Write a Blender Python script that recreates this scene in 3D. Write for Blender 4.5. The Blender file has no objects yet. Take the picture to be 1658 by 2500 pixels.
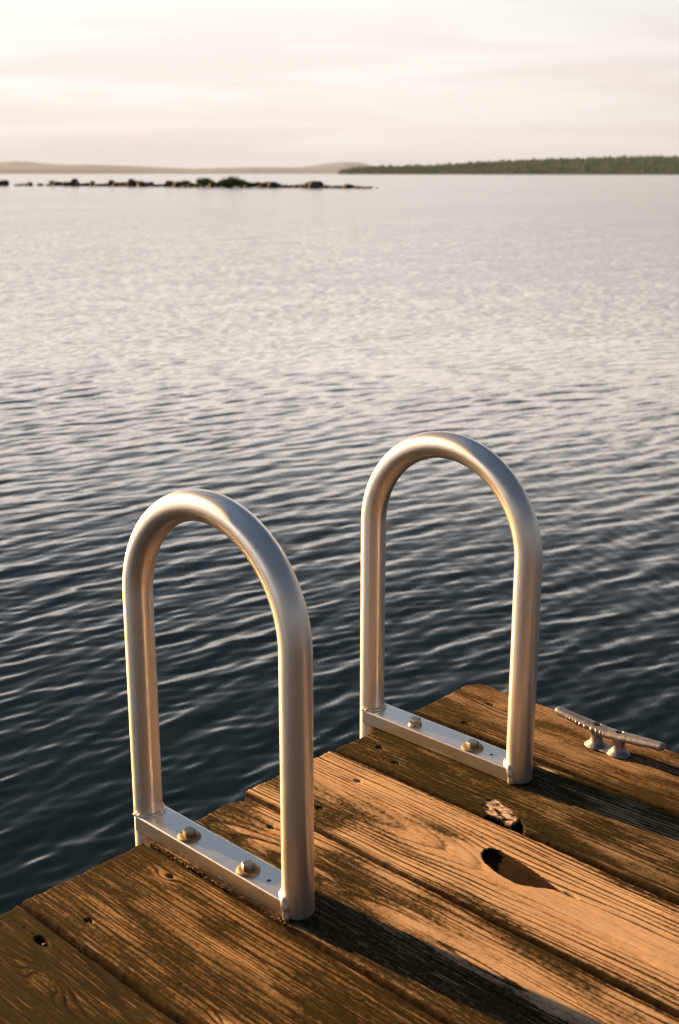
import bpy, bmesh, math, random
import numpy as np
from mathutils import Matrix, Vector, noise as mnoise

rng = np.random.RandomState(7)
random.seed(7)
sc = bpy.context.scene
COL = sc.collection

# ------------------------------------------------------------------ camera
CAM = Vector((0.0, -1.3427, 0.9909))
RT = Vector((0.688899, -0.724857, 0.000307))
UP = Vector((0.197383, 0.187999, 0.962131))
FW = Vector((0.697466, 0.662750, -0.272587))
cam = bpy.data.objects.new('camera', bpy.data.cameras.new('camera'))
COL.objects.link(cam)
cam.matrix_world = Matrix(((RT.x, UP.x, -FW.x, CAM.x), (RT.y, UP.y, -FW.y, CAM.y),
                           (RT.z, UP.z, -FW.z, CAM.z), (0, 0, 0, 1)))
cd = cam.data
cd.sensor_fit = 'VERTICAL'; cd.sensor_height = 36.0; cd.lens = 2915.29 / 2500 * 36
cd.clip_start = 0.05; cd.clip_end = 30000
cd.dof.use_dof = True; cd.dof.focus_distance = 1.95; cd.dof.aperture_fstop = 7.5
sc.camera = cam
F_PX = 2915.29
def ray(px, py):                       # bearing of a far landmark as seen from the dock
    return (FW + RT * ((px - 829) / F_PX) + UP * ((1250 - py) / F_PX))

# ------------------------------------------------------------------ exposure, sun, sky
sc.view_settings.view_transform = 'Standard'; sc.view_settings.look = 'None'
sc.view_settings.gamma = 1.0; sc.view_settings.exposure = 1.90
SUN_E = math.radians(14.0)
SUN_A = math.atan2(-0.095, 1.0)        # bearing of the sun, clockwise from +Y
sdir = Vector((math.sin(SUN_A) * math.cos(SUN_E), math.cos(SUN_A) * math.cos(SUN_E), math.sin(SUN_E)))
sun = bpy.data.objects.new('sun', bpy.data.lights.new('sun', 'SUN'))
COL.objects.link(sun)
sun.data.energy = 5.0; sun.data.angle = math.radians(0.5); sun.data.color = (1.0, 0.55, 0.205)
sun.rotation_euler = (-sdir).to_track_quat('-Z', 'Y').to_euler()

world = bpy.data.worlds.new('World'); sc.world = world; world.use_nodes = True
class NT:
    """tiny helper for building node trees"""
    def __init__(s, tree):
        s.t = tree; s.n = tree.nodes; s.l = tree.links
    def new(s, kind, **kw):
        n = s.n.new(kind)
        for k, v in kw.items(): setattr(n, k, v)
        return n
    def put(s, sock, v):
        if hasattr(v, 'node'): s.l.new(v, sock)
        elif v is not None: sock.default_value = v
    def math(s, op, a, b=None, c=None, clamp=False):
        n = s.new('ShaderNodeMath', operation=op, use_clamp=clamp)
        s.put(n.inputs[0], a)
        if b is not None: s.put(n.inputs[1], b)
        if c is not None: s.put(n.inputs[2], c)
        return n.outputs[0]
    def vmath(s, op, a, b=None, scale=None):
        n = s.new('ShaderNodeVectorMath', operation=op)
        s.put(n.inputs[0], a)
        if b is not None: s.put(n.inputs[1], b)
        if scale is not None: s.put(n.inputs[3], scale)
        return n.outputs['Value'] if op in ('DOT_PRODUCT', 'LENGTH') else n.outputs[0]
    def mix(s, f, a, b, blend='MIX'):
        n = s.new('ShaderNodeMix', data_type='RGBA', blend_type=blend)
        s.put(n.inputs[0], f); s.put(n.inputs[6], a); s.put(n.inputs[7], b)
        return n.outputs[2]
    def ramp(s, f, stops, interp='LINEAR'):
        n = s.new('ShaderNodeValToRGB'); cr = n.color_ramp; cr.interpolation = interp
        while len(cr.elements) < len(stops): cr.elements.new(0.5)
        for e, (p, c) in zip(cr.elements, stops):
            e.position = p; e.color = (c[0], c[1], c[2], 1) if hasattr(c, '__len__') else (c, c, c, 1)
        s.put(n.inputs[0], f)
        return n.outputs[0]
    def noise(s, vec, scale, detail=2, rough=0.5, dist=0.0, out=0):
        n = s.new('ShaderNodeTexNoise')
        n.inputs['Scale'].default_value = scale; n.inputs['Detail'].default_value = detail
        n.inputs['Roughness'].default_value = rough; n.inputs['Distortion'].default_value = dist
        s.put(n.inputs['Vector'], vec)
        return n.outputs[out]
    def mapping(s, vec, scale=(1, 1, 1), rot=(0, 0, 0), loc=(0, 0, 0)):
        n = s.new('ShaderNodeMapping')
        n.inputs['Scale'].default_value = scale; n.inputs['Rotation'].default_value = rot
        n.inputs['Location'].default_value = loc; s.put(n.inputs['Vector'], vec)
        return n.outputs[0]

w = NT(world.node_tree); w.n.clear()
sky = w.new('ShaderNodeTexSky', sky_type='NISHITA'); sky.sun_disc = False
sky.sun_elevation = SUN_E; sky.sun_rotation = SUN_A
sky.air_density = 1.0; sky.dust_density = 0.5; sky.ozone_density = 2.0
dirv = w.new('ShaderNodeTexCoord').outputs['Generated']
sep = w.new('ShaderNodeSeparateXYZ'); w.l.new(dirv, sep.inputs[0])
zz = w.math('MAXIMUM', sep.outputs[2], 0.0)
# thin bright evening cloud: cream veil low down, thinning to blue higher up
veil = w.ramp(zz, [(0.0, (1.10, 1.03, 1.04)), (0.035, (1.11, 1.04, 1.01)), (0.075, (1.13, 1.09, 1.04)), (0.130, (1.12, 1.08, 1.03)),
                   (0.155, (3.8, 3.35, 2.95)), (0.20, (3.2, 2.85, 2.55)), (0.24, (1.55, 1.48, 1.46)), (0.29, (0.66, 0.69, 0.74)),
                   (0.36, (0.24, 0.285, 0.33)), (0.46, (0.08, 0.108, 0.13)), (0.65, (0.12, 0.165, 0.22)), (1.0, (0.26, 0.37, 0.55))])
# brighter towards the sun's side of the sky
glow = w.vmath('DOT_PRODUCT', dirv, tuple(Vector((math.sin(SUN_A), math.cos(SUN_A), 0.05)).normalized()))
glow = w.ramp(w.math('MULTIPLY_ADD', glow, 0.5, 0.5),
              [(0.0, (0.14, 0.145, 0.16)), (0.3, (0.18, 0.185, 0.20)), (0.5, (0.25, 0.26, 0.28)), (0.62, (0.50, 0.50, 0.51)), (0.70, (0.86, 0.855, 0.85)), (0.81, (0.98, 0.98, 0.975)), (0.90, (0.97, 0.965, 0.965)), (1.0, (1.25, 1.12, 0.98))])
veil = w.mix(1.0, veil, glow, 'MULTIPLY')
cl = w.noise(w.mapping(dirv, (2.2, 2.2, 26.0)), 1.6, 5, 0.55, 0.6)
cl = w.ramp(cl, [(0.40, 0.0), (0.60, 1.0)])
lowband = w.ramp(zz, [(0.0, 0.25), (0.02, 0.8), (0.085, 0.75), (0.14, 0.15), (0.5, 0.1)])
veil = w.mix(w.math('MULTIPLY', cl, lowband), veil, (0.90, 0.83, 0.83, 1), 'MULTIPLY')
cl2 = w.noise(w.mapping(dirv, (3.0, 3.0, 60.0), loc=(3, 1, 0)), 1.3, 4, 0.6, 0.3)
veil = w.mix(w.ramp(cl2, [(0.46, 0.0), (0.72, 0.35)]), veil, (1.07, 1.04, 1.0, 1), 'MULTIPLY')
bg = w.new('ShaderNodeBackground'); w.l.new(sky.outputs[0], bg.inputs[0]); bg.inputs[1].default_value = 0.05
bg2 = w.new('ShaderNodeBackground'); w.l.new(veil, bg2.inputs[0]); bg2.inputs[1].default_value = 0.268
add = w.new('ShaderNodeMixShader'); w.l.new(bg.outputs[0], add.inputs[1]); w.l.new(bg2.outputs[0], add.inputs[2])
w.l.new(w.ramp(zz, [(0.0, 0.97), (0.2, 0.92), (0.4, 0.8), (1.0, 0.7)]), add.inputs[0])   # how much the cloud veil covers
w.l.new(add.outputs[0], w.new('ShaderNodeOutputWorld').inputs[0])

# ------------------------------------------------------------------ helpers
def tag(o, label=None, cat=None, group=None, kind=None):
    if label: o['label'] = label
    if cat: o['category'] = cat
    if group: o['group'] = group
    if kind: o['kind'] = kind
    return o
def empty(name, loc=(0, 0, 0)):
    o = bpy.data.objects.new(name, None); o.location = loc; o.empty_display_size = 0.1
    COL.objects.link(o); return o
def link(name, me, mat=None, parent=None, smooth=True):
    o = bpy.data.objects.new(name, me); COL.objects.link(o)
    if mat: me.materials.append(mat)
    if parent: o.parent = parent
    if smooth: me.polygons.foreach_set('use_smooth', [True] * len(me.polygons))
    return o
def grid_mesh(name, P, closed_u=False):
    """P (rows, cols, 3) -> quad grid"""
    r, c = P.shape[:2]
    idx = np.arange(r * c).reshape(r, c)
    if closed_u: idx = np.concatenate([idx, idx[:, :1]], 1)
    q = np.stack([idx[:-1, :-1], idx[:-1, 1:], idx[1:, 1:], idx[1:, :-1]], -1).reshape(-1, 4)
    me = bpy.data.meshes.new(name)
    me.vertices.add(r * c); me.vertices.foreach_set('co', P.reshape(-1).astype(np.float32))
    me.loops.add(q.size); me.loops.foreach_set('vertex_index', q.reshape(-1).astype(np.int32))
    me.polygons.add(len(q)); me.polygons.foreach_set('loop_start', np.arange(0, q.size, 4, dtype=np.int32))
    me.update(calc_edges=True); me.validate()
    return me
def bm_mesh(name, bm):
    me = bpy.data.meshes.new(name); bm.to_mesh(me); bm.free(); return me
def lattice(n, seed):
    return np.random.RandomState(seed).rand(n, n)
def vnoise(x, y, seed=0, n=256):
    L = lattice(n, seed)
    xi = np.floor(x).astype(int); yi = np.floor(y).astype(int)
    fx = x - xi; fy = y - yi; fx = fx * fx * (3 - 2 * fx); fy = fy * fy * (3 - 2 * fy)
    a = L[xi % n, yi % n]; b = L[(xi + 1) % n, yi % n]; c = L[xi % n, (yi + 1) % n]; d = L[(xi + 1) % n, (yi + 1) % n]
    return (a * (1 - fx) + b * fx) * (1 - fy) + (c * (1 - fx) + d * fx) * fy
def fbm(x, y, seed=0, o=4, g=0.5):
    s = 0; a = 1; t = 0
    for k in range(o):
        s = s + a * vnoise(x * 2 ** k + 13.7 * k, y * 2 ** k + 7.1 * k, seed + k); t += a; a *= g
    return s / t
def sweep(name, pts, rad, seg=40, cap=True, bump=0.0, seed=0):
    """tube along a list of points; rad a number or a list"""
    pts = [Vector(p) for p in pts]; n = len(pts)
    if not hasattr(rad, '__len__'): rad = [rad] * n
    T = [(pts[min(i + 1, n - 1)] - pts[max(i - 1, 0)]).normalized() for i in range(n)]
    tans = []
    N = T[0].orthogonal().normalized()
    bm = bmesh.new(); rings = []
    for i in range(n):
        N = (N - T[i] * N.dot(T[i])).normalized(); B = T[i].cross(N)
        ring = []
        for k in range(seg):
            a = 2 * math.pi * k / seg
            d = N * math.cos(a) + B * math.sin(a)
            r = rad[i]
            if bump: r *= 1 + bump * mnoise.noise((pts[i] + d * r) * 260 + Vector((seed, 0, 0)))
            ring.append(bm.verts.new(pts[i] + d * r)); tans += list(T[i])
        rings.append(ring)
    for i in range(n - 1):
        for k in range(seg):
            bm.faces.new((rings[i][k], rings[i][(k + 1) % seg], rings[i + 1][(k + 1) % seg], rings[i + 1][k]))
    if cap:
        bm.faces.new(rings[0][::-1]); bm.faces.new(rings[-1])
    bmesh.ops.recalc_face_normals(bm, faces=bm.faces)
    me = bm_mesh(name, bm)
    if name == 'tube_loop': me.attributes.new('along', 'FLOAT_VECTOR', 'POINT').data.foreach_set('vector', tans)
    return me
def box_bm(x0, x1, y0, y1, z0, z1, bev=0.0, seg=3):
    bm = bmesh.new(); bmesh.ops.create_cube(bm, size=1)
    for v in bm.verts:
        v.co = Vector(((x0 + x1) / 2 + v.co.x * (x1 - x0), (y0 + y1) / 2 + v.co.y * (y1 - y0), (z0 + z1) / 2 + v.co.z * (z1 - z0)))
    if bev: bmesh.ops.bevel(bm, geom=bm.edges[:], offset=bev, segments=seg, affect='EDGES', profile=0.5)
    return bm
def lathe(name, prof, seg=48, hexr=None):
    bm = bmesh.new(); rings = []
    for r, z in prof:
        ring = []
        for k in range(seg):
            a = 2 * math.pi * k / seg; rr = r
            if hexr:                                            # six-sided outline
                rr = r * math.cos(math.pi / 6) / math.cos((a % (math.pi / 3)) - math.pi / 6)
            ring.append(bm.verts.new((rr * math.cos(a), rr * math.sin(a), z)))
        rings.append(ring)
    for i in range(len(rings) - 1):
        for k in range(seg):
            bm.faces.new((rings[i][k], rings[i][(k + 1) % seg], rings[i + 1][(k + 1) % seg], rings[i + 1][k]))
    bm.faces.new(rings[0][::-1]); bm.faces.new(rings[-1])
    bmesh.ops.recalc_face_normals(bm, faces=bm.faces)
    return bm_mesh(name, bm)
def carve(ob, cutters, op='DIFFERENCE'):
    """boolean the cutter meshes out of ob, baked into its mesh"""
    tmp = []
    for me in cutters:
        c = bpy.data.objects.new('tmp', me); COL.objects.link(c); tmp.append(c)
        bpy.context.view_layer.update(); c.matrix_world = ob.matrix_world.copy()
        m = ob.modifiers.new('b', 'BOOLEAN'); m.operation = op; m.object = c; m.solver = 'EXACT'
    bpy.context.view_layer.update()
    dg = bpy.context.evaluated_depsgraph_get()
    me = bpy.data.meshes.new_from_object(ob.evaluated_get(dg))
    ob.modifiers.clear(); ob.data = me
    for c in tmp: bpy.data.objects.remove(c)

def new_mat(name):
    m = bpy.data.materials.new(name); m.use_nodes = True
    t = NT(m.node_tree); t.n.clear()
    out = t.new('ShaderNodeOutputMaterial'); p = t.new('ShaderNodeBsdfPrincipled')
    t.l.new(p.outputs[0], out.inputs[0])
    t.p = p; t.out = out
    t.pos = t.new('ShaderNodeTexCoord').outputs['Object']
    return m, t

# ------------------------------------------------------------------ materials
def metal_mat(name, base, rough, metallic=1.0, bump=0.02, dirt=0.25, brushed=True):
    m, t = new_mat(name)
    n1 = t.noise(t.mapping(t.pos, (1, 1, 0.06) if brushed else (1, 1, 1)), 900, 3, 0.6)
    n2 = t.noise(t.pos, 38, 4, 0.6)
    n3 = t.noise(t.pos, 420, 2, 0.6)
    c = t.mix(t.ramp(n2, [(0.42, 0.0), (0.72, dirt)]), (*base, 1), (base[0] * .72, base[1] * .68, base[2] * .62, 1))
    pit = t.ramp(n3, [(0.22, 1.0), (0.30, 0.0)])
    scf = t.math('MULTIPLY', t.ramp(t.noise(t.mapping(t.pos, (1, 1, .12)), 260, 3, .6), [(.66, 0.0), (.70, 1.0)]), t.ramp(t.noise(t.pos, 11, 2, .5), [(.55, 0.0), (.62, 1.0)]))
    pit = t.math('MAXIMUM', pit, t.math('MULTIPLY', scf, 1.8))
    c = t.mix(t.math('MULTIPLY', pit, 0.35), c, (base[0] * .35, base[1] * .33, base[2] * .3, 1))
    t.put(t.p.inputs['Base Color'], c)
    t.p.inputs['Metallic'].default_value = metallic
    t.put(t.p.inputs['Roughness'], t.math('MULTIPLY_ADD', n2, 0.16, rough - 0.08))
    b = t.new('ShaderNodeBump'); b.inputs['Strength'].default_value = bump * 10; b.inputs['Distance'].default_value = 0.0002
    t.put(b.inputs['Height'], t.math('ADD', n1, t.math('MULTIPLY', n3, 0.6))); t.l.new(b.outputs[0], t.p.inputs['Normal'])
    return m
M_TUBE = metal_mat('satin_aluminium', (0.84, 0.80, 0.75), 0.36, metallic=0.90)
tt_ = NT(M_TUBE.node_tree); at_ = tt_.new('ShaderNodeAttribute', attribute_name='along')
p_ = [n for n in tt_.n if n.type == 'BSDF_PRINCIPLED'][0]
p_.inputs['Anisotropic'].default_value = 0.65; tt_.l.new(at_.outputs['Vector'], p_.inputs['Tangent'])
M_BAR = metal_mat('milled_aluminium', (0.84, 0.82, 0.79), 0.30, metallic=0.95, bump=0.004, brushed=False, dirt=0.3)
M_WELD = metal_mat('weld_aluminium', (0.66, 0.62, 0.57), 0.5, brushed=False, dirt=0.6)
M_BOLT = metal_mat('zinc_bolt', (0.34, 0.31, 0.26), 0.34, brushed=False, dirt=0.8)
M_WASH = metal_mat('dull_washer', (0.20, 0.15, 0.10), 0.5, metallic=0.6, brushed=False, dirt=0.9)
M_GALV = metal_mat('galvanised_casting', (0.27, 0.275, 0.29), 0.46, metallic=0.8, bump=0.12, brushed=False, dirt=0.9)
def flat_mat(name, c, rough=0.8):
    m, t = new_mat(name)
    n = t.noise(t.pos, 60, 4, 0.6)
    t.put(t.p.inputs['Base Color'], t.mix(n, (*[v * .6 for v in c], 1), (*[v * 1.35 for v in c], 1)))
    t.p.inputs['Roughness'].default_value = rough
    return m
M_NAIL = flat_mat('rusty_nail', (0.035, 0.022, 0.014), 0.6)
M_BEAM = flat_mat('dark_timber', (0.07, 0.055, 0.04))
M_DEBRIS = flat_mat('brown_litter', (0.11, 0.055, 0.018))

def wood_mat(name, pale, brown, algae, amount, groove_dark=0.75):
    """pale worn ridges, brown stained wood, dark algae film in the grooves and patches"""
    m, t = new_mat(name)
    a = lambda n: t.new('ShaderNodeAttribute', attribute_name=n).outputs['Fac']
    gr, al, ho, fr = a('groove'), a('algae'), a('hole'), a('fresh')
    fib = t.noise(t.mapping(t.pos, (1, 0.035, 1)), 900, 3, 0.65)
    fib2 = t.noise(t.mapping(t.pos, (1, 0.07, 1)), 260, 3, 0.6)
    spk = t.noise(t.mapping(t.pos, (1, 0.45, 1)), 230, 4, 0.7)
    big = t.noise(t.mapping(t.pos, (1, 0.3, 1)), 14, 3, 0.55)
    # worn / stained balance
    k = t.math('ADD', t.math('MULTIPLY', al, 1.0), t.math('MULTIPLY_ADD', spk, 0.55, -0.275))
    k = t.math('ADD', k, t.math('MULTIPLY', gr, 0.34))
    k = t.math('ADD', k, t.math('MULTIPLY_ADD', fib2, 0.5, -0.25))
    stain = t.ramp(k, [(0.36 - amount * .2, 0.0), (0.52 - amount * .2, 0.45), (0.72 - amount * .2, 1.0)])
    base = t.mix(t.ramp(big, [(0.3, 0.0), (0.7, 1.0)]), (*pale, 1), (*[p * 0.72 + b * .28 for p, b in zip(pale, brown)], 1))
    base = t.mix(t.ramp(fib, [(0.35, 0.5), (0.62, 0.0)]), base, (*brown, 1))
    strk = t.noise(t.mapping(t.pos, (1, .018, 1)), 210, 4, .7)
    base = t.mix(t.ramp(strk, [(.44, 0.0), (.66, .75)]), base, (*[b * 1.15 for b in brown], 1))
    film = t.mix(t.ramp(t.math('ADD', spk, t.math('MULTIPLY', al, 0.35)), [(0.42, 0.0), (0.80, 1.0)]), (*brown, 1), (*algae, 1))
    base = t.mix(t.ramp(t.noise(t.mapping(t.pos, (1, .12, 1)), 70, 4, .6), [(.40, 0.0), (.75, .55)]), base, (pale[0] * .62, pale[1] * .66, pale[2] * .74, 1))
    c = t.mix(stain, base, film)
    c = t.mix(t.math('MULTIPLY', t.ramp(t.math('ADD', gr, t.math('MULTIPLY_ADD', spk, .6, -.3)), [(0.22, 0.0), (0.55, 1.0)]), groove_dark), c, (algae[0] * .8, algae[1] * .75, algae[2] * .7, 1))
    rdg = t.math('MULTIPLY', t.ramp(t.noise(t.mapping(t.pos, (1, .03, 1), loc=(3, 0, 0)), 330, 3, .7), [(.56, 0.0), (.68, .75)]), t.ramp(t.noise(t.mapping(t.pos, (1, .25, 1)), 24, 3, .6), [(.38, 0.15), (.62, 1.0)]))
    c = t.mix(t.math('MULTIPLY', rdg, t.math('SUBTRACT', 1.0, gr, clamp=True)), c, (*pale, 1))
    c = t.mix(fr, c, t.mix(spk, (0.62, 0.50, 0.40, 1), (0.40, 0.30, 0.24, 1)))
    c = t.mix(t.math('MINIMUM', ho, 1.0), c, t.mix(fib2, (0.008, 0.004, 0.001, 1), (0.018, 0.0085, 0.0022, 1)))  # near-black colour stands in for shade inside holes, cracks and gaps
    t.put(t.p.inputs['Base Color'], c)
    t.put(t.p.inputs['Roughness'], t.math('MULTIPLY_ADD', fib2, 0.2, 0.75))
    t.p.inputs['Specular IOR Level'].default_value = 0.08
    b = t.new('ShaderNodeBump'); b.inputs['Strength'].default_value = 0.9; b.inputs['Distance'].default_value = 0.0012
    hgt = t.math('ADD', t.math('MULTIPLY', fib, 0.35), t.math('ADD', t.math('MULTIPLY', spk, 0.55), t.math('MULTIPLY', fib2, 0.4)))
    t.put(b.inputs['Height'], hgt); t.l.new(b.outputs[0], t.p.inputs['Normal'])
    return m

# ------------------------------------------------------------------ the dock
PALE = (0.66, 0.48, 0.31)
BRN = (0.20, 0.10, 0.028)
ALG = (0.022, 0.018, 0.005)
# boundaries between boards (x), measured from the outer corner back towards the viewer
XB = [-0.52, -0.31, -0.09, 0.125, 0.335, 0.548, 0.758, 0.979, 1.1845, 1.399, 1.6165, 1.818]
# per board: material, algae bias, ring geometry (pith u0, depth d0, slope, spacing), end offset
MW = {
    'dark':  wood_mat('weathered_wood_dark', (0.42, 0.26, 0.12), (0.050, 0.031, 0.004), (0.014, 0.011, 0.002), 0.75, 0.9),
    'brown': wood_mat('weathered_wood_brown', (0.52, 0.33, 0.17), (0.072, 0.042, 0.006), (0.016, 0.012, 0.002), 0.6, 0.9),
    'pale':  wood_mat('weathered_wood_pale', PALE, (0.30, 0.18, 0.09), ALG, 0.02, 0.92),
    'patch': wood_mat('weathered_wood_patchy', PALE, (0.26, 0.15, 0.065), ALG, 0.22, 0.92),
    'moss':  wood_mat('weathered_wood_mossy', (0.46, 0.33, 0.20), (0.070, 0.044, 0.009), (0.015, 0.013, 0.003), 0.6, 0.85),
    'outer': wood_mat('weathered_wood_outer', (0.46, 0.32, 0.21), (0.14, 0.078, 0.022), (0.032, 0.024, 0.007), 0.2, 0.8),
}
PL = [  # kind, bias, u0, d0, slope, spacing, endoff, groove amp
    ('dark', .50, .05, .05, .02, .0070, .000, .8), ('brown', .45, -.07, .06, .02, .0065, .002, .8),
    ('dark', .50, .02, .04, .03, .0070, .000, .8), ('brown', .50, .06, .05, .02, .0060, -.002, .8),
    ('dark', .68, -.04, .05, .03, .0065, .001, .9), ('dark', .70, .07, .030, .05, .0068, -.004, 1.1),
    ('brown', .56, -.16, .060, .02, .0062, .001, 1.1), ('patch', .42, .01, .05, -.07, .0078, -.009, 1.3),
    ('pale', .32, -.006, .024, .045, .0070, .004, 1.25), ('moss', .62, .13, .05, .02, .0060, -.004, .8),
    ('outer', .50, -.14, .05, .02, .0055, .002, .8)]
NAILS = [(.945, -.102), (.799, -.106), (.730, -.103), (1.237, -.123), (1.345, -.108), (1.463, -.052), (1.438, -.112),
         (1.746, -.088), (1.649, -.102), (1.141, -.109), (.600, -.105), (.50, -.102), (.38, -.108)]
KNOTS = {5: [(.690, -.175, .020, .018), (.64, -.36, .012, .02)], 6: [(.935, -.096, .013, .010), (.79, -.42, .010, .012)],
         7: [(1.02, -.50, .006, .02)], 8: [(1.30, -.45, .014, .05)], 9: [(1.50, -.37, .014, .03), (1.44, -.34, .010, .02)],
         10: [(1.72, -.12, .012, .022)], 4: [(.45, -.3, .012, .02)]}
HOLE = np.array([(1.3014, -.403), (1.310, -.3965), (1.319, -.3940), (1.331, -.3975), (1.335, -.410), (1.333, -.4239), (1.3281, -.4582), (1.322, -.4871),
                 (1.3113, -.5204), (1.3073, -.539), (1.3022, -.5258), (1.2924, -.5114), (1.2834, -.4977), (1.2783, -.4812), (1.2802, -.4614),
                 (1.2835, -.4397), (1.2912, -.4164)])
CRACKS = {6: [(.905, -.06, -.40, .0016), (.845, -.13, -.50, .0012), (.80, -.30, -.62, .0012), (.94, -.25, -.5, .001)], 5: [(.73, -.05, -.22, .0012), (.70, -.3, -.6, .0014)],
          7: [(1.125, -.16, -.42, .0010), (1.06, -.45, -.8, .0012)], 8: [(1.25, -.35, -.75, .0008), (1.37, -.1, -.5, .0008)],
          9: [(1.455, -.33, -.40, .0018), (1.55, -.4, -.8, .001)], 10: [(1.71, -.05, -.3, .0010), (1.66, -.3, -.7, .0010)]}
def poly_sd(px, py, poly):
    d = np.full(px.shape, 1e9); ins = np.zeros(px.shape, bool)
    n = len(poly)
    for i in range(n):
        a, b = poly[i], poly[(i + 1) % n]; e = b - a
        t = np.clip(((px - a[0]) * e[0] + (py - a[1]) * e[1]) / (e @ e), 0, 1)
        d = np.minimum(d, np.hypot(px - a[0] - t * e[0], py - a[1] - t * e[1]))
        c = ((a[1] > py) != (b[1] > py)) & (px < (b[0] - a[0]) * (py - a[1]) / (b[1] - a[1] + 1e-12) + a[0])
        ins ^= c
    return np.where(ins, -d, d)

dock = tag(empty('wooden_dock', (0.65, -1.2, -0.45)),
           'weathered brown timber dock with wide grooved boards at the lake edge', 'dock')
DOCK_INV = Vector((-0.65, 1.2, 0.45))
def dock_part(name, me, mat, smooth=True, parent=None):
    o = link(name, me, mat, parent or dock, smooth)
    if parent is None: o.location = DOCK_INV
    return o
planks = []
for i, (kind, bias, u0, d0, slope, sp, endoff, gamp) in enumerate(PL):
    xa, xb = XB[i] + 0.0030 + .001 * rng.rand(), XB[i + 1] - 0.0030 - .001 * rng.rand()
    fine = i >= 4
    nu = 150 if fine else 50
    vs = np.concatenate([[0, .0006, .0014, .0024, .0036], np.arange(.005, .95, .0024 if fine else .008), np.arange(.95, 2.45, .012)])
    us = np.linspace(xa, xb, nu)
    U, V = np.meshgrid(us, -vs)                      # V is y (negative inland)
    xc = (xa + xb) / 2; S = 100 + 17 * i
    # edges wander a little
    wob = (fbm(V * 9, U * 0 + i, S + 3, 3) - .5) * .003
    lx = (U - xc)
    # ring field
    lu = lx + (fbm(V * 2.2 + 9, U * 3, S, 3) - .5) * .030
    dep = d0 + slope * (-V) + (fbm(V * 1.3, U * 0 + 4, S + 9, 2) - .5) * .03
    r = np.hypot(lu - u0, dep)
    for (kx, ky, ka, kr) in KNOTS.get(i, []):
        r = r + ka * np.exp(-((U - kx) / kr) ** 2 - ((V - ky) / (kr * 3.2)) ** 2)
    r = r + (fbm(U * 60, V * 7, S + 20, 3) - .5) * .0022
    ph = r / sp + 2.4 * (vnoise(r * 38, r * 0 + i, S + 50) - .5) + .9 * (vnoise(r * 110, r * 0, S + 51) - .5); fr = ph - np.floor(ph); rid = np.floor(ph)
    strength = (0.35 if i < 7 else 0.60) + (0.65 if i < 7 else 0.45) * vnoise(rid * 7.3, V * 5.0, S + 5)
    width = .12 + .10 * vnoise(rid * 3.1 + 50, V * 3.0, S + 6)
    groove = np.exp(-((fr - .5) / width) ** 2) * strength
    groove = groove * np.clip((.35 if i > 6 else .6) + 1.3 * fbm(U * 25, V * 6, S + 7, 2), 0, 1.1)
    if i == 8: groove = groove * np.clip((np.abs(lx + .004 + (fbm(V * 3, U * 0, 93, 2) - .5) * .03) - .012) / .030, .45, 1)
    if i == 7: groove = groove * (.55 + .45 * np.clip(np.abs(lx - .05) / .05, 0, 1))
    micro = fbm(U * 520, V * 34, S + 8, 3) - .5
    zz_ = -groove * .0015 * gamp + micro * .0007 + (fbm(U * 60, V * 10, S + 11, 3) - .5) * .0022 * (1 if i < 9 else 1.2)
    cup = -((lx / (xb - xa) * 2) ** 2) * (-.0006)
    edge = np.minimum(U - xa, xb - U) + (fbm(V * 60, U * 0 + (U > xc) * 9, S + 12, 3) - .5) * .003
    er = .0045
    zz_ = zz_ + cup - np.where(edge < er, er - np.sqrt(np.maximum(er ** 2 - (er - np.clip(edge, 0, er)) ** 2, 0)), 0) * 1.2
    # algae
    al = bias + (1.25 if i > 6 else .75) * (fbm(U * 16 + 3, V * 3.4, S + 13, 4) - .5) + .5 * (fbm(U * 60, V * 12, S + 14, 3) - .5)
    al = al + .25 * np.exp(-edge / .008) + .12 * np.exp(V / .03)
    hole = np.clip((.0042 - edge) / .0022, 0, .92); fresh = np.zeros_like(U)  # board edges painted dark to deepen the shade in the gaps
    for (kx, ky, ka, kr) in KNOTS.get(i, []):
        if i in (5, 6, 9, 10): al -= .35 * np.exp(-((U - kx) / (kr * 1.3)) ** 2 - ((V - ky) / (kr * 2.5)) ** 2)
    for (nx, ny) in NAILS:
        if xa < nx < xb:
            q = ((U - nx) / .0042) ** 2 + ((V - ny) / .0060) ** 2
            hole = np.maximum(hole, np.clip(1.5 - q, 0, 1)); zz_ -= .0045 * np.clip(1.6 - q, 0, 1)
            zz_ -= .0012 * np.exp(-q / 9)
    if i == 5:
        q = ((U - .730) / .006) ** 2 + ((V + .098) / .014) ** 2
        hole = np.maximum(hole, np.clip(1.4 - q, 0, 1)); zz_ -= .006 * np.clip(1.4 - q, 0, 1)
    for (cx, cy0, cy1, cw) in CRACKS.get(i, []):
        line = cx + (fbm(V * 5, U * 0 + cx * 50, S + 30, 3) - .5) * .022
        wv = cw * np.clip(np.minimum(cy0 - V, V - cy1) / .05, 0, 1)
        c_ = np.exp(-((U - line) / np.maximum(wv, 1e-5)) ** 2) * (wv > 1e-5)
        zz_ -= .004 * c_; hole = np.maximum(hole, c_ * .9); 
    if i == 8:                                                 # open knot hole, its shade painted in as dark colour
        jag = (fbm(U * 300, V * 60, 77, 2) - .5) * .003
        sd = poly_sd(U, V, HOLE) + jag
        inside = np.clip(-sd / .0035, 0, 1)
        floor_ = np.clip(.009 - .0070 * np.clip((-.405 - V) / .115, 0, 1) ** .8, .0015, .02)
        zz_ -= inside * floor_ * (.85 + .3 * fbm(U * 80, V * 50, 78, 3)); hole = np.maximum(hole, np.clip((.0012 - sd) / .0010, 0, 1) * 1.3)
        al -= .2 * np.exp(-np.clip(sd, 0, 1) / .03)
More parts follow.
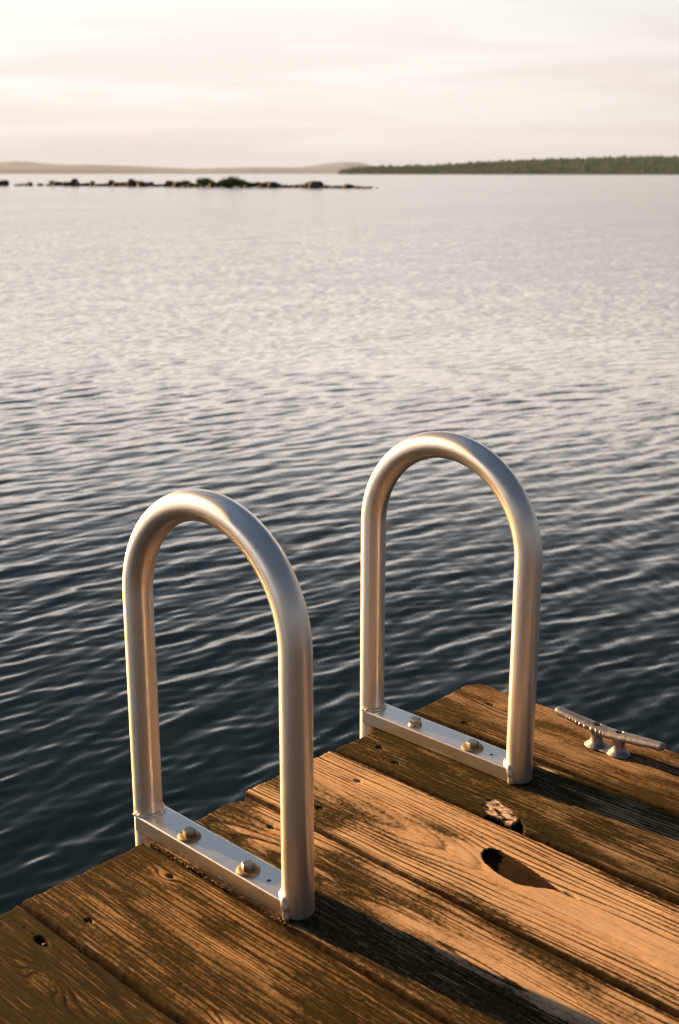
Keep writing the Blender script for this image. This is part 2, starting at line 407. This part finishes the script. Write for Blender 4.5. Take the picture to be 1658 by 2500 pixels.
        q = ((U - 1.309) / .0028) ** 2 + ((V + .555) / .012) ** 2
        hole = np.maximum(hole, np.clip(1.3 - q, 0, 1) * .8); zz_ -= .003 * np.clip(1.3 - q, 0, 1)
    if i == 9:                                                 # splintered pale chip next to the gap, hollow behind it
        jg = (fbm(U * 350, V * 120, 86, 3) - .5) * .012
        sd = poly_sd(U, V, np.array([(1.424, -.3155), (1.4462, -.3076), (1.4551, -.3169), (1.4528, -.3325), (1.4477, -.3489), (1.4307, -.3756),
                                     (1.4158, -.3921), (1.4107, -.3789), (1.4071, -.3732), (1.4116, -.361), (1.4091, -.3447), (1.407, -.3357)])) + jg
        m_ = np.clip(-sd / .002 + .3, 0, 1)
        crumb = fbm(U * 260, V * 110, 89, 3)
        fresh = np.maximum(fresh, m_ * np.clip((crumb - .40) * 7, 0, 1)); hole = np.maximum(hole, m_ * np.clip((.43 - crumb) * 9, 0, .9))
        zz_ += m_ * (.005 * (crumb - .5) - .0015)
        q = poly_sd(U, V, np.array([(1.4, -.332), (1.4065, -.3371), (1.4125, -.3446), (1.4111, -.3673), (1.411, -.3807), (1.4290, -.3814), (1.4208, -.3944), (1.4038, -.4083), (1.398, -.408)])) + jg * .3
        zz_ -= np.clip(-q / .002, 0, 1) * .014; hole = np.maximum(hole, np.clip((.0006 - q) / .0012, 0, 1) * 1.2)
        q = ((U - 1.60) / .0028) ** 2 + ((V + .318) / .022) ** 2
        fresh = np.maximum(fresh, np.clip(1.2 - q, 0, 1))
        al += .25 * np.exp(-((U - 1.50) / .06) ** 2 - ((V + .36) / .10) ** 2)
    if i == 7:                                                 # algae film, painted darker where the loop's shadow falls; clean streak beside it
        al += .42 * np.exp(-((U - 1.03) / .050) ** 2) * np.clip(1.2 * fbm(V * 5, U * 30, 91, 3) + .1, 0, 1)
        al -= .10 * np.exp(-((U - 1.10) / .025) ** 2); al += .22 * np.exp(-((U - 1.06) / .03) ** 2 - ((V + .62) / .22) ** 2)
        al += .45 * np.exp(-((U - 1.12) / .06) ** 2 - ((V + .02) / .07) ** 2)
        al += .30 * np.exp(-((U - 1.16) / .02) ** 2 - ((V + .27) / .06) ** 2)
    if i == 8:
        al += .35 * np.exp(-((U - 1.22) / .035) ** 2 - ((V + .16) / .035) ** 2)
        al += .18 * np.exp(-((U - 1.385) / .012) ** 2)
    end = endoff + (fbm(U * 14, U * 0 + i, S + 40, 3) - .5) * .010 + (fbm(U * 120, U * 0, S + 41, 2) - .5) * .0035
    if i == 10:
        rr = .036; ex = np.clip(U - (xb - rr), 0, rr); end = end - (rr - np.sqrt(np.maximum(rr * rr - ex * ex, 0)))
    if i == 7:
        end = end - .012 * np.exp(-((U - 1.165) / .012) ** 2)
    Y = V + end * np.exp(V / .05)
    er2 = .0035; dv = -V
    zz_ -= np.where(dv < er2, er2 - np.sqrt(np.maximum(er2 ** 2 - (er2 - dv) ** 2, 0)), 0)
    side_in = 1 + 0 * wob
    X = xc + lx + wob * np.abs(lx) / ((xb - xa) / 2)
    T = .038
    top = np.stack([X, Y, zz_], -1)
    def col(xcol, zc): return np.stack([xcol, Y[:, 0] * 0 + Y[:, 0 if xcol[0] < xc else -1], np.full(len(vs), zc)], -1)[:, None, :]
    P = np.concatenate([col(X[:, 0] + .001, -T), col(X[:, 0] - .0004, -.012), top, col(X[:, -1] + .0004, -.012), col(X[:, -1] - .001, -T)], 1)
    me = grid_mesh('deck_board', P, closed_u=True)
    # end caps
    bm = bmesh.new(); bm.from_mesh(me); bm.verts.ensure_lookup_table(); nc = P.shape[1]
    bm.faces.new([bm.verts[k] for k in range(nc)]); bm.faces.new([bm.verts[(len(vs) - 1) * nc + k] for k in range(nc)][::-1])
    bmesh.ops.recalc_face_normals(bm, faces=bm.faces); bm.to_mesh(me); bm.free()
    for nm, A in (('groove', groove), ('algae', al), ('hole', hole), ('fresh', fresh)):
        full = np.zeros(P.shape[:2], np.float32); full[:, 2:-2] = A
        full[:, :2] = .9 if nm == 'hole' else A[:, :1]; full[:, -2:] = .9 if nm == 'hole' else A[:, -1:]  # side walls get the same painted gap shade
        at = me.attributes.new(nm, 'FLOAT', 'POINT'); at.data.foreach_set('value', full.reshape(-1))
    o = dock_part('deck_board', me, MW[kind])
    planks.append((xa, xb, o))
nail_me = lathe('nail', [(.0026, -.0048), (.0030, -.0034), (.0020, -.0028)], 16)
nail_me.materials.append(M_NAIL)
for (nx, ny) in NAILS:
    for xa, xb, o in planks:
        if xa < nx < xb:
            n = bpy.data.objects.new('nail', nail_me); COL.objects.link(n); n.parent = o; n.location = (nx, ny, 0)
# framing below
dock_part('fascia_board', bm_mesh('fascia_board', box_bm(-.5, 1.78, -.075, -.035, -.23, -.0425, .003)), M_BEAM, False)
dock_part('side_stringer', bm_mesh('side_stringer', box_bm(1.745, 1.785, -2.4, -.078, -.23, -.0425, .003)), M_BEAM, False)
for xx in (.2, .95): dock_part('joist', bm_mesh('joist', box_bm(xx, xx + .04, -2.4, -.078, -.2, -.0425, .003)), M_BEAM, False)
for (xx, yy) in ((1.66, -.2), (1.66, -2.0), (0.0, -.2), (0.0, -2.0)):
    dock_part('pile', sweep('pile', [(xx, yy, -2.2), (xx, yy, -.232 if xx > 1 else -.0425)], .075, 20), M_BEAM)

# ------------------------------------------------------------------ ladder handrails
R_T = 0.0225; YB = 0.03406; WD = 0.33607; HS = 0.38636; HB = 0.0277; WB = 0.0262
def hexbolt(rot=0.0, wash=.018, rh=.0108):
    """flanged hexagon head; origin on the surface it sits on"""
    head = lathe('bolt', [(rh * .97, .0022), (rh, .0034), (rh, .0105), (rh * .93, .0122), (rh * .80, .0126)], 48, hexr=True)
    fl = lathe('washer', [(wash * .5, -.0003), (wash * .97, -.0002), (wash, .0008), (wash * .96, .0022), (wash * .62, .0034), (rh * .9, .0034)], 48)
    return head, fl
def handrail(x, label, bolts):
    root = tag(empty('ladder_handrail', (x, YB - WD, 0.0)), label, 'handrail', 'arched handrails of the swim ladder')
    y1 = WD                                                         # back post, local y
    pts = [(0, y1, -1.0), (0, y1, -.5), (0, y1, 0), (0, y1, .2)] + [(0, y1, HS)]
    for k in range(1, 48):
        a = math.pi * k / 48
        pts.append((0, WD / 2 + WD / 2 * math.cos(a), HS + WD / 2 * math.sin(a)))
    pts += [(0, 0, HS), (0, 0, .2), (0, 0, .004), (0, 0, .0016)]
    rad = [R_T] * (len(pts) - 1) + [R_T - .001]
    tube = link('tube_loop', sweep('tube_loop', pts, rad, 64), M_TUBE, root)
    bar = link('base_bar', bm_mesh('base_bar', box_bm(-WB, WB, .003, y1 + .001, .0012, HB, .0022, 4)), M_BAR, root, False)
    # round the hole and cope the end that wraps the back post
    cut = lathe('c', [(.0034, -.01), (.0034, .05)], 24)
    cut.transform(Matrix.Translation((-.0045, .0545, 0)))
    cope = lathe('c2', [(R_T - .0008, -.05), (R_T - .0008, .08)], 48); cope.transform(Matrix.Translation((0, y1, 0)))
    carve(bar, [cut, cope])
    for p in bar.data.polygons: p.use_smooth = False
    # weld round the foot of the back post
    ring = []; rr = []
    for k in range(46):
        a = math.radians(172 + 196 * k / 45)
        ring.append((math.cos(a) * (R_T + .0012), y1 + math.sin(a) * (R_T + .0012), HB + .0006)); rr.append(.0033 + .0003 * math.sin(k * 1.3))
    link('weld_bead', sweep('weld_bead', ring, rr, 14, bump=.2, seed=x * 3), M_WELD, root)
    # weld up both sides of the bar at the front post and over its top
    pth = [(-.0238, -.001, .001), (-.0240, 0, .009), (-.0243, .0008, .018), (-.0236, .004, .0262), (-.021, .0092, .0292),
           (-.0145, .0190, .0286), (-.007, .0232, .0284), (.002, .0240, .0284), (.010, .0222, .0284), (.018, .0150, .0284), (.0236, .0045, .0265), (.0243, 0, .015), (.0238, -.001, .001)]
    q = []; qr = []
    for a, b in zip(pth[:-1], pth[1:]):
        for s in range(6):
            q.append(Vector(a).lerp(Vector(b), s / 6)); qr.append(.0034 + .0003 * math.sin(len(q) * .5) + (.0018 if len(q) < 24 else 0))
    link('weld_bead', sweep('weld_bead', q, qr, 14, bump=.12, seed=9 + x), M_WELD, root)
    for (bx, by, rot, wash, rh) in bolts:
        h, f = hexbolt(wash=wash, rh=rh)
        fo = link('washer', f, M_WASH if wash > .014 else M_BOLT, root); fo.location = (bx, by, HB)
        ho = link('bolt', h, M_BOLT, root, False); ho.location = (bx, by, HB); ho.rotation_euler = (0, 0, rot)
    return root
Y0 = YB - WD
handrail(1.01209, 'nearer arched aluminium ladder handrail, left loop, bolted to the dock edge',
         [(-.007, -.075 - Y0, .35, .0180, .0102), (-.007, -.207 - Y0, .1, .0178, .0102)])
handrail(1.5379, 'farther arched aluminium ladder handrail, right loop, beside the grey mooring cleat',
         [(-.005, -.076 - Y0, .5, .0130, .0108), (-.006, -.207 - Y0, .25, .0195, .0112)])

# ------------------------------------------------------------------ mooring cleat
def make_cleat():
    bm = bmesh.new()
    def loft(secs, seg=28):
        rings = []
        for c, ax, ay, ux, uy in secs:
            rings.append([bm.verts.new(Vector(c) + Vector(ux) * ax * math.cos(2 * math.pi * k / seg) + Vector(uy) * ay * math.sin(2 * math.pi * k / seg)) for k in range(seg)])
        for a, b in zip(rings[:-1], rings[1:]):
            for k in range(seg): bm.faces.new((a[k], a[(k + 1) % seg], b[(k + 1) % seg], b[k]))
        bm.faces.new(rings[0][::-1]); bm.faces.new(rings[-1])
    X, Yv, Z = (1, 0, 0), (0, 1, 0), (0, 0, 1)
    secs = []
    for k in range(49):
        s = -1 + 2 * k / 48
        L = .112 * s; e = abs(s)
        wd = .0145 - .0058 * e ** 1.2; ht = .0090 - .0018 * e
        tip = math.sqrt(max(0.02, 1 - max(0, (e - .93) / .07) ** 2)) if e > .93 else 1
        secs.append(((0, L, .0325 + .0105 * e ** 1.1), wd * tip, ht * tip, X, Z))
    loft(secs)
    for ly in (.0225, -.0225):
        prof = [(.0002, .0205, .0222), (.0025, .0200, .0218), (.0050, .0168, .0175), (.0100, .0120, .0122), (.0170, .0104, .0104), (.0240, .0108, .0112), (.0320, .0125, .014), (.036, .010, .011)]
        loft([((0, ly, z), a, b, X, Yv) for z, a, b in prof])
    loft([((0, 0, z), a, b, X, Yv) for z, a, b in ((.0002, .0165, .043), (.0026, .0158, .042), (.0042, .0125, .038))])
    bmesh.ops.recalc_face_normals(bm, faces=bm.faces)
    return bm_mesh('cleat_casting', bm)
cleat = tag(empty('mooring_cleat', (1.7345, -.3545, .0005)), 'grey galvanised two-horned mooring cleat bolted to the outer deck board', 'cleat')
cb = link('casting', make_cleat(), M_GALV, cleat)
rm = cb.modifiers.new('r', 'REMESH'); rm.mode = 'VOXEL'; rm.voxel_size = .0011
sm = cb.modifiers.new('s', 'SMOOTH'); sm.iterations = 4; sm.factor = .5
bpy.context.view_layer.update()
me = bpy.data.meshes.new_from_object(cb.evaluated_get(bpy.context.evaluated_depsgraph_get()))
cb.modifiers.clear(); cb.data = me
for v in me.vertices:                                            # rough casting seam along the near side of one horn
    c = v.co
    if c.x < -.003 and abs(c.y - .042) < .045 and .024 < c.z < .037 + .06 * max(0, c.y - .02):
        k = 1 - (abs(c.y - .042) / .045) ** 2
        c.x -= .0016 * k * (.6 + math.sin(c.y * 700 + 3 * math.sin(c.y * 90))) * min(1, (-c.x - .003) / .004)
    n = mnoise.noise(c * 150) * .00025; c += v.normal * n
cuts = []
for ly in (.0225, -.0225):
    c = lathe('c', [(.0060, .020), (.0064, .038), (.0074, .046), (.008, .06)], 24); c.transform(Matrix.Translation((0, ly, 0))); cuts.append(c)
carve(cb, cuts)
for p in cb.data.polygons: p.use_smooth = True
for ly in (.0225, -.0225):
    b = link('bolt', lathe('bolt', [(.0052, .0195), (.0054, .0280), (.0040, .0300)], 20), M_NAIL, cleat); b.location = (0, ly, 0)

# ------------------------------------------------------------------ crumbs of litter gathered along the nearer bar
bm = bmesh.new()
for k in range(110):
    t_ = min(1, max(0, random.choice((.08, .2, .33, .5, .62, .9)) + random.gauss(0, .06)))
    x = .9835 - abs(random.gauss(0, .0045)); y = .012 - .33 * t_
    s = random.uniform(.0005, .0014) * (1.8 if random.random() < .06 else 1)
    g = bmesh.ops.create_icosphere(bm, subdivisions=1, radius=s)
    for v in g['verts']:
        v.co = Vector((v.co.x * random.uniform(.6, 1.5), v.co.y * random.uniform(.7, 2.2), v.co.z * .5)) + Vector((x, y, .0003)) + mnoise.noise_vector(v.co * 900) * s * .3
tag(link('dry_litter', bm_mesh('dry_litter', bm), M_DEBRIS, None, False), 'brown crumbs of dry litter along the foot of the nearer handrail bar', 'litter', kind='stuff')

# ------------------------------------------------------------------ water
WZ = -0.45
def build_water():
    yaw = math.atan2(FW.y, FW.x)
    f1 = math.radians(40)
    th = np.concatenate([yaw + np.linspace(-f1, f1, 330), yaw + np.linspace(f1, 2 * math.pi - f1, 90)[1:-1]])
    r1 = .8 * np.exp(np.arange(0, math.log(30 / .8), .0031)); r2 = 30 * np.exp(np.arange(.01, math.log(18000 / 30), .012))
    rr = np.concatenate([[.02], r1, r2])
    Rr, Th = np.meshgrid(rr, th, indexing='ij')
    X = CAM.x + Rr * np.cos(Th); Y = CAM.y + Rr * np.sin(Th)
    Z = np.zeros_like(X)
    g = np.random.RandomState(3)
    wx = (fbm(X * .9, Y * .9, 200, 3) - .5) * .16; wy = (fbm(X * .9 + 40, Y * .9, 204, 3) - .5) * .16
    gust = np.clip(.15 + 1.7 * fbm(X * .45, Y * .3, 210, 3), .4, 1.7)
    gust = gust * (.72 + .28 * np.clip((Rr - 2.4) / 3.2, 0, 1))      # calmer in the lee of the dock
    for k in range(90):
        lam = .034 * (7.5 ** (g.rand() ** 1.25)) if k < 78 else .5 + 1.5 * g.rand()
        ang = math.radians(89 + (g.randn() * 17 if k < 62 else g.randn() * 38))
        kk = 2 * math.pi / lam
        slope = .0140 * (lam / .09) ** (-.40) * (1 if lam < .45 else .6)
        A = slope / kk
        d = np.hypot(X - CAM.x, Y - CAM.y)
        fade = np.clip(1.5 - d * .0031 * 2.6 / lam, 0, 1)          # wavelengths the mesh can carry
        ph = kk * ((X + wx) * math.cos(ang) + (Y + wy) * math.sin(ang)) + g.rand() * 6.28
        s = np.sin(ph)
        Z += A * fade * gust * (s + .12 * np.cos(2 * ph + 3.14))
    P = np.stack([X, Y, Z + WZ], -1)
    me = grid_mesh('lake_water', P, closed_u=True)
    return me
m, t = new_mat('lake_water')
pos = t.new('ShaderNodeNewGeometry').outputs['Position']
nrm = t.new('ShaderNodeNewGeometry').outputs['Normal']
dist = t.vmath('LENGTH', t.vmath('SUBTRACT', pos, tuple(CAM)))
def slopes(scale, sx, sy, rot=-8):
    c = t.noise(t.mapping(pos, (sx, sy, 1), rot=(0, 0, math.radians(rot))), scale, 2, 0.55, 0.3, out=1)
    return t.vmath('SUBTRACT', c, (.5, .5, .5))
a1 = t.ramp(t.math('DIVIDE', dist, 60.0), [(0.0, 0.30), (0.10, 0.5), (0.22, 1.3), (1.0, 1.9)])
s1 = t.vmath('MULTIPLY', slopes(16.0, .45, 1.3), (0.14, 0.34, 0.0))
s2 = t.vmath('MULTIPLY', slopes(4.0, .5, 1.2, -14), (0.03, 0.10, 0.0))
s3 = t.vmath('MULTIPLY', slopes(.8, .5, 1.1, 4), (0.01, 0.035, 0.0))
far = t.ramp(t.math('DIVIDE', dist, 60.0), [(0.06, 0.0), (0.35, 1.0)])
tot = t.vmath('ADD', t.vmath('SCALE', s1, scale=a1), t.vmath('SCALE', t.vmath('ADD', s2, s3), scale=far))
gust = t.ramp(t.noise(t.mapping(pos, (.3, 1, 1), rot=(0, 0, math.radians(44))), .16, 3, .6), [(0.35, 0.55), (0.65, 1.25)])
tot = t.vmath('SCALE', tot, scale=gust)
nn = t.vmath('NORMALIZE', t.vmath('ADD', nrm, tot))
t.l.new(nn, t.p.inputs['Normal'])
t.p.inputs['Base Color'].default_value = (0.002, 0.006, 0.0055, 1)
t.p.inputs['Roughness'].default_value = 0.13
t.p.inputs['IOR'].default_value = 1.37
water = tag(link('lake_water', build_water(), m), 'rippled dark blue-green lake water', 'water', kind='structure')

# ------------------------------------------------------------------ far shores
def land_mat(name, c1, c2, c3, scale):
    m, t = new_mat(name)
    a = t.noise(t.mapping(t.pos, (1, 1, 3)), scale, 5, .65); b = t.noise(t.pos, scale * 6, 3, .6)
    c = t.mix(t.ramp(a, [(.35, 0), (.62, 1)]), (*c1, 1), (*c2, 1)); c = t.mix(t.ramp(b, [(.5, 0), (.75, .8)]), c, (*c3, 1))
    t.put(t.p.inputs['Base Color'], c); t.p.inputs['Roughness'].default_value = .95
    t.p.inputs['Specular IOR Level'].default_value = 0.1
    return m
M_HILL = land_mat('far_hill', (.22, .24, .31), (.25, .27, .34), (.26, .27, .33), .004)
M_RIDGE = land_mat('wooded_ridge', (.030, .070, .010), (.055, .095, .014), (.16, .16, .03), .01)
def profile(pts, px):
    return np.interp(px, [p[0] for p in pts], [p[1] for p in pts])
def ridge(name, pts, D, depth, mat, label, seed, n=360, rough=.03, m_=26):
    """hill range whose skyline heights come from a survey list of (bearing, height)"""
    px = np.linspace(pts[0][0], pts[-1][0], n); py = profile(pts, px)
    rows = []
    for j in range(m_):
        s = j / (m_ - 1) * 2 - 1                       # -1 near shore .. 1 far side
        row = []
        for k in range(n):
            d = ray(px[k], 424.2); h = Vector((d.x, d.y, 0)); fl = h.length
            base = (h / fl)
            H = max(0, (424.2 - py[k])) / F_PX * D * (.90 if D < 3000 else .80)
            row.append((base.x, base.y, H, px[k]))
        rows.append(row)
    A = np.array(rows); S = np.linspace(-1, 1, m_)[:, None]
    shape = np.cos(S * math.pi / 2) ** .9
    dd = D + S * depth
    X = CAM.x + A[..., 0] * dd; Y = CAM.y + A[..., 1] * dd
    nz = 1 + rough * 2 * (fbm(A[..., 3] * .05, S * 3 + 5, seed, 4) - .5)
    Z = WZ - 3 + (A[..., 2] + 3 + 1.5) * shape * nz
    me = grid_mesh(name, np.stack([X, Y, Z], -1))
    return tag(link(name, me, mat), label, 'hills', kind='structure'), (X, Y, Z)
RIGHT = [(826, 423), (838, 418), (880, 413), (935, 409.5), (1000, 408.5), (1067, 407), (1130, 402.5), (1200, 399), (1265, 395), (1332, 392), (1400, 391), (1490, 388.5),
         (1595, 386), (1658, 388), (1900, 384), (2300, 396), (2700, 423)]
_, RG = ridge('wooded_ridge', RIGHT, 2600, 300, M_RIDGE, 'green wooded ridge along the far shore on the right', 300, 420)
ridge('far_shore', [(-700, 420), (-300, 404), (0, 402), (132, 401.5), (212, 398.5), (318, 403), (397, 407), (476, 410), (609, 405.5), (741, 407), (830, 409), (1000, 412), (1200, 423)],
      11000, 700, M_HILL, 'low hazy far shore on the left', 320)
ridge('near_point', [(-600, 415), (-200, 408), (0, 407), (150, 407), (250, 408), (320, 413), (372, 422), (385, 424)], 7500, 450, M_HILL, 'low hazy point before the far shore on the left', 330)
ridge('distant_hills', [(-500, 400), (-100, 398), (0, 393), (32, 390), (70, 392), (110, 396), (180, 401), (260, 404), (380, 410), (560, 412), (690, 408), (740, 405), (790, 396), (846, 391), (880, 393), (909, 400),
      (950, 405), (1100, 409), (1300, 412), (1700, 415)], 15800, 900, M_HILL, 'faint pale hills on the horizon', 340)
# forest on the wooded ridge
M_TREE = land_mat('far_conifers', (.030, .075, .015), (.055, .105, .02), (.14, .14, .03), .02)
X, Y, Z = RG; bm_v = []; bm_f = []
rg = np.random.RandomState(11)
for k in range(7000):
    j = rg.rand() * 12.6; c = rg.rand() * (X.shape[1] * .74); j0, c0 = int(j), int(c); fj, fc = j - j0, c - c0
    def s_(A): return (A[j0, c0] * (1 - fj) + A[j0 + 1, c0] * fj) * (1 - fc) + (A[j0, c0 + 1] * (1 - fj) + A[j0 + 1, c0 + 1] * fj) * fc
    x, y, z = s_(X), s_(Y), s_(Z)
    if z < WZ + .3: continue
    hgt = rg.uniform(2.6, 5.2) * (1 + .9 * rg.rand() ** 4) * min(1, .35 + (z + 1) / 8); wd = hgt * rg.uniform(.22, .42)
    b = len(bm_v); a0 = rg.rand() * 6
    for lev, (rf, zf) in enumerate(((.8, .0), (1.0, .3), (.62, .66))):
        for q in range(5):
            a = a0 + q * 1.2566; rj = wd * rf * rg.uniform(.75, 1.2)
            bm_v.append((x + rj * math.cos(a), y + rj * math.sin(a), z - .6 + hgt * zf))
    bm_v.append((x, y, z + hgt))
    for lev in range(2):
        for q in range(5):
            q2 = (q + 1) % 5; bm_f.append((b + lev * 5 + q, b + lev * 5 + q2, b + lev * 5 + 5 + q2, b + lev * 5 + 5 + q))
    for q in range(5): bm_f.append((b + 10 + q, b + 10 + (q + 1) % 5, b + 15))
me = bpy.data.meshes.new('forest'); me.from_pydata(bm_v, [], bm_f)
tag(link('forest', me, M_TREE, None, False), 'dense dark green conifer forest covering the ridge on the right', 'forest', kind='stuff')

# ------------------------------------------------------------------ rocky reef: boulders and shrubs
def rock_mat(name, c):
    m, t = new_mat(name)
    a = t.noise(t.pos, 3.0, 5, .65); b = t.noise(t.pos, 14, 4, .6)
    col = t.mix(t.ramp(a, [(.35, 0), (.65, 1)]), (*[v * .55 for v in c], 1), (*[v * 1.2 for v in c], 1))
    t.put(t.p.inputs['Base Color'], t.mix(t.ramp(b, [(.5, 0), (.8, .6)]), col, (.16, .13, .07, 1))); t.p.inputs['Roughness'].default_value = .85
    bb = t.new('ShaderNodeBump'); bb.inputs['Distance'].default_value = .05; t.put(bb.inputs['Height'], b); t.l.new(bb.outputs[0], t.p.inputs['Normal'])
    return m
M_ROCK = rock_mat('dark_boulder', (.085, .075, .065)); M_ROCK_LIT = rock_mat('boulder_painted_sunlit', (.42, .27, .12))  # second rock colour has the orange sunlight painted in
M_LEAF = land_mat('shrub_leaves', (.05, .11, .012), (.09, .17, .02), (.16, .19, .03), 1.5)
M_STEM = flat_mat('shrub_stem', (.06, .045, .03))
rock_me = []
for v_ in range(5):
    bm = bmesh.new(); bmesh.ops.create_icosphere(bm, subdivisions=4, radius=1)
    for v in bm.verts:
        d = v.co.normalized()
        k = 1 + .32 * mnoise.noise(d * 1.3 + Vector((v_ * 9, 0, 0))) + .16 * mnoise.noise(d * 3.1 + Vector((0, v_ * 7, 0))) + .05 * mnoise.noise(d * 9)
        c = d * k
        c.x = max(-.86, min(.9, c.x)); c.z = min(c.z, .85 + .1 * mnoise.noise(d * 2)); v.co = c
    rock_me.append(bm_mesh('boulder', bm))
def at_water(px, py):
    d = ray(px, py); tt = (WZ - CAM.z) / d.z; return CAM + d * tt
def basey(px): return np.interp(px, [-200, 0, 300, 600, 925], [451, 453.6, 455.2, 458.6, 460.8])
SC = lambda px: (at_water(px, basey(px)) - CAM).dot(FW) / F_PX           # metres per pixel out there
def boulder(px, wpx, hpx, paint_lit=False, off=0.0, one=False):
    p = at_water(px, basey(px) - off); s = SC(px)
    src = rock_me[random.randrange(5)]
    me = src.copy(); o = link('boulder', me, M_ROCK_LIT if paint_lit else M_ROCK)
    zb = .25
    o.scale = (wpx * s / 2 * random.uniform(.9, 1.1), wpx * s / 2 * random.uniform(.8, 1.2), hpx * s / 1.12)
    o.location = (p.x, p.y, WZ + hpx * s * .12); o.rotation_euler = (random.uniform(-.15, .15), random.uniform(-.15, .15), random.uniform(0, 6.28))
    if paint_lit: tag(o, 'small boulder painted sunlit orange at the waterline of the reef', 'boulder', 'boulders painted as sunlit at the front of the reef')
    else: tag(o, 'dark grey boulder in the low rocky reef', 'boulder', 'dark boulders of the rocky reef')
    return o
for px, wd, h in ((4, 18, 11), (14, 12, 12), (42, 10, 3), (52, 14, 4), (66, 12, 5), (74, 10, 8), (98, 12, 5), (119, 9, 4), (129, 12, 11), (140, 16, 9), (152, 14, 8), (163, 14, 9),
                 (173, 12, 10), (182, 12, 16), (190, 10, 9), (203, 16, 6), (214, 14, 7), (226, 10, 11), (236, 8, 5), (250, 14, 5), (262, 14, 6), (272, 12, 13), (284, 12, 9), (297, 14, 9),
                 (309, 12, 9), (321, 12, 16), (333, 14, 12), (345, 14, 12), (356, 12, 9), (369, 12, 10), (380, 12, 5), (394, 14, 5), (416, 24, 13), (440, 22, 12), (455, 20, 14),
                 (472, 18, 9), (480, 10, 7), (522, 14, 10), (560, 16, 9), (600, 16, 10), (640, 12, 11), (652, 16, 13), (666, 16, 13), (680, 14, 9), (695, 18, 6), (712, 16, 6), (728, 18, 7), (742, 14, 7),
                 (756, 22, 14), (770, 24, 15), (784, 14, 9), (800, 20, 6), (818, 18, 5), (834, 16, 5), (848, 16, 9), (860, 12, 7), (875, 14, 5), (892, 12, 4), (904, 10, 4), (920, 7, 2), (-20, 20, 12), (-45, 24, 10)):
    boulder(px, wd * 1.55, h * 1.25, off=random.uniform(0, 1.2))
for px, wd, h in ((277, 7, 5), (297, 9, 6), (478, 8, 7), (600, 9, 7), (637, 8, 9), (783, 5, 3), (879, 7, 3), (448, 8, 5), (527, 6, 4), (510, 5, 3)):
    boulder(px, wd, h, paint_lit=True, off=-.5)
def leaf_cloud(name, H, W_, n, mat, parent, seed):
    g = np.random.RandomState(seed); V = []; Fc = []
    blobs = [(g.uniform(-.5, .5) * W_, g.uniform(-.5, .5) * W_, H * g.uniform(.12, .74), g.uniform(.24, .40) * min(W_, H)) for _ in range(16)]
    for k in range(n):
        bx, by, bz, br = blobs[g.randint(16)]
        d = g.randn(3); d /= np.linalg.norm(d); r_ = br * g.rand() ** .4
        c = np.array([bx, by, bz]) + d * r_; c[2] = max(c[2], .02)
        a = g.randn(3); a /= np.linalg.norm(a); b2 = np.cross(a, g.randn(3)); b2 /= np.linalg.norm(b2); s = g.uniform(.03, .07)
        i0 = len(V); V += [tuple(c + a * s), tuple(c + b2 * s * .6), tuple(c - a * s), tuple(c - b2 * s * .6)]; Fc.append((i0, i0 + 1, i0 + 2, i0 + 3))
    me = bpy.data.meshes.new(name); me.from_pydata(V, [], Fc)
    return link(name, me, mat, parent, False)
SHR = ((494, 26, 20, 'round bright green shrub at the left end of the reef greenery'), (508, 20, 22, 'upright dark green shrub beside the round bright one on the reef'),
       (533, 24, 15, 'low olive shrub in a dip of the reef greenery'), (551, 24, 20, 'mid green shrub left of the tallest shrub on the reef'),
       (568, 26, 26, 'tallest green shrub on the reef, at the middle of the greenery'), (586, 26, 20, 'broad green shrub just right of the tallest one on the reef'),
       (607, 22, 14, 'short dark green shrub right of the broad one on the reef'), (624, 22, 14, 'last dark green shrub at the right end of the reef greenery'))
for k, (px, wd, h, lab) in enumerate(SHR):
    p = at_water(px, basey(px) - .6); s = SC(px)
    root = tag(empty('shrub', (p.x, p.y, WZ + .05)), lab, 'shrub', 'green shrubs growing on the reef')
    leaf_cloud('foliage', h * s, wd * s * 1.0, 3200, M_LEAF, root, 40 + k)
    bm = bmesh.new(); me = sweep('stem', [(0, 0, -.05), (.03, .02, h * s * .3), (-.02, .03, h * s * .6)], [.03, .02, .008], 8); link('stem', me, M_STEM, root); bm.free()

# ------------------------------------------------------------------ haze
hz = box_bm(-18500, 18500, -18500, 18500, WZ - 4.5, 330)
m = bpy.data.materials.new('evening_haze'); m.use_nodes = True; t = NT(m.node_tree); t.n.clear()
v = t.new('ShaderNodeVolumePrincipled'); v.inputs['Color'].default_value = (.43, .62, 1.0, 1); v.inputs['Density'].default_value = 0.000045
v.inputs['Anisotropy'].default_value = 0.0
t.l.new(v.outputs[0], t.new('ShaderNodeOutputMaterial').inputs['Volume'])
tag(link('haze', bm_mesh('haze', hz), m, None, False), 'thin pale evening haze over the lake', 'haze', kind='stuff')
sc.cycles.volume_bounces = 1
sc.cycles.max_bounces = 8
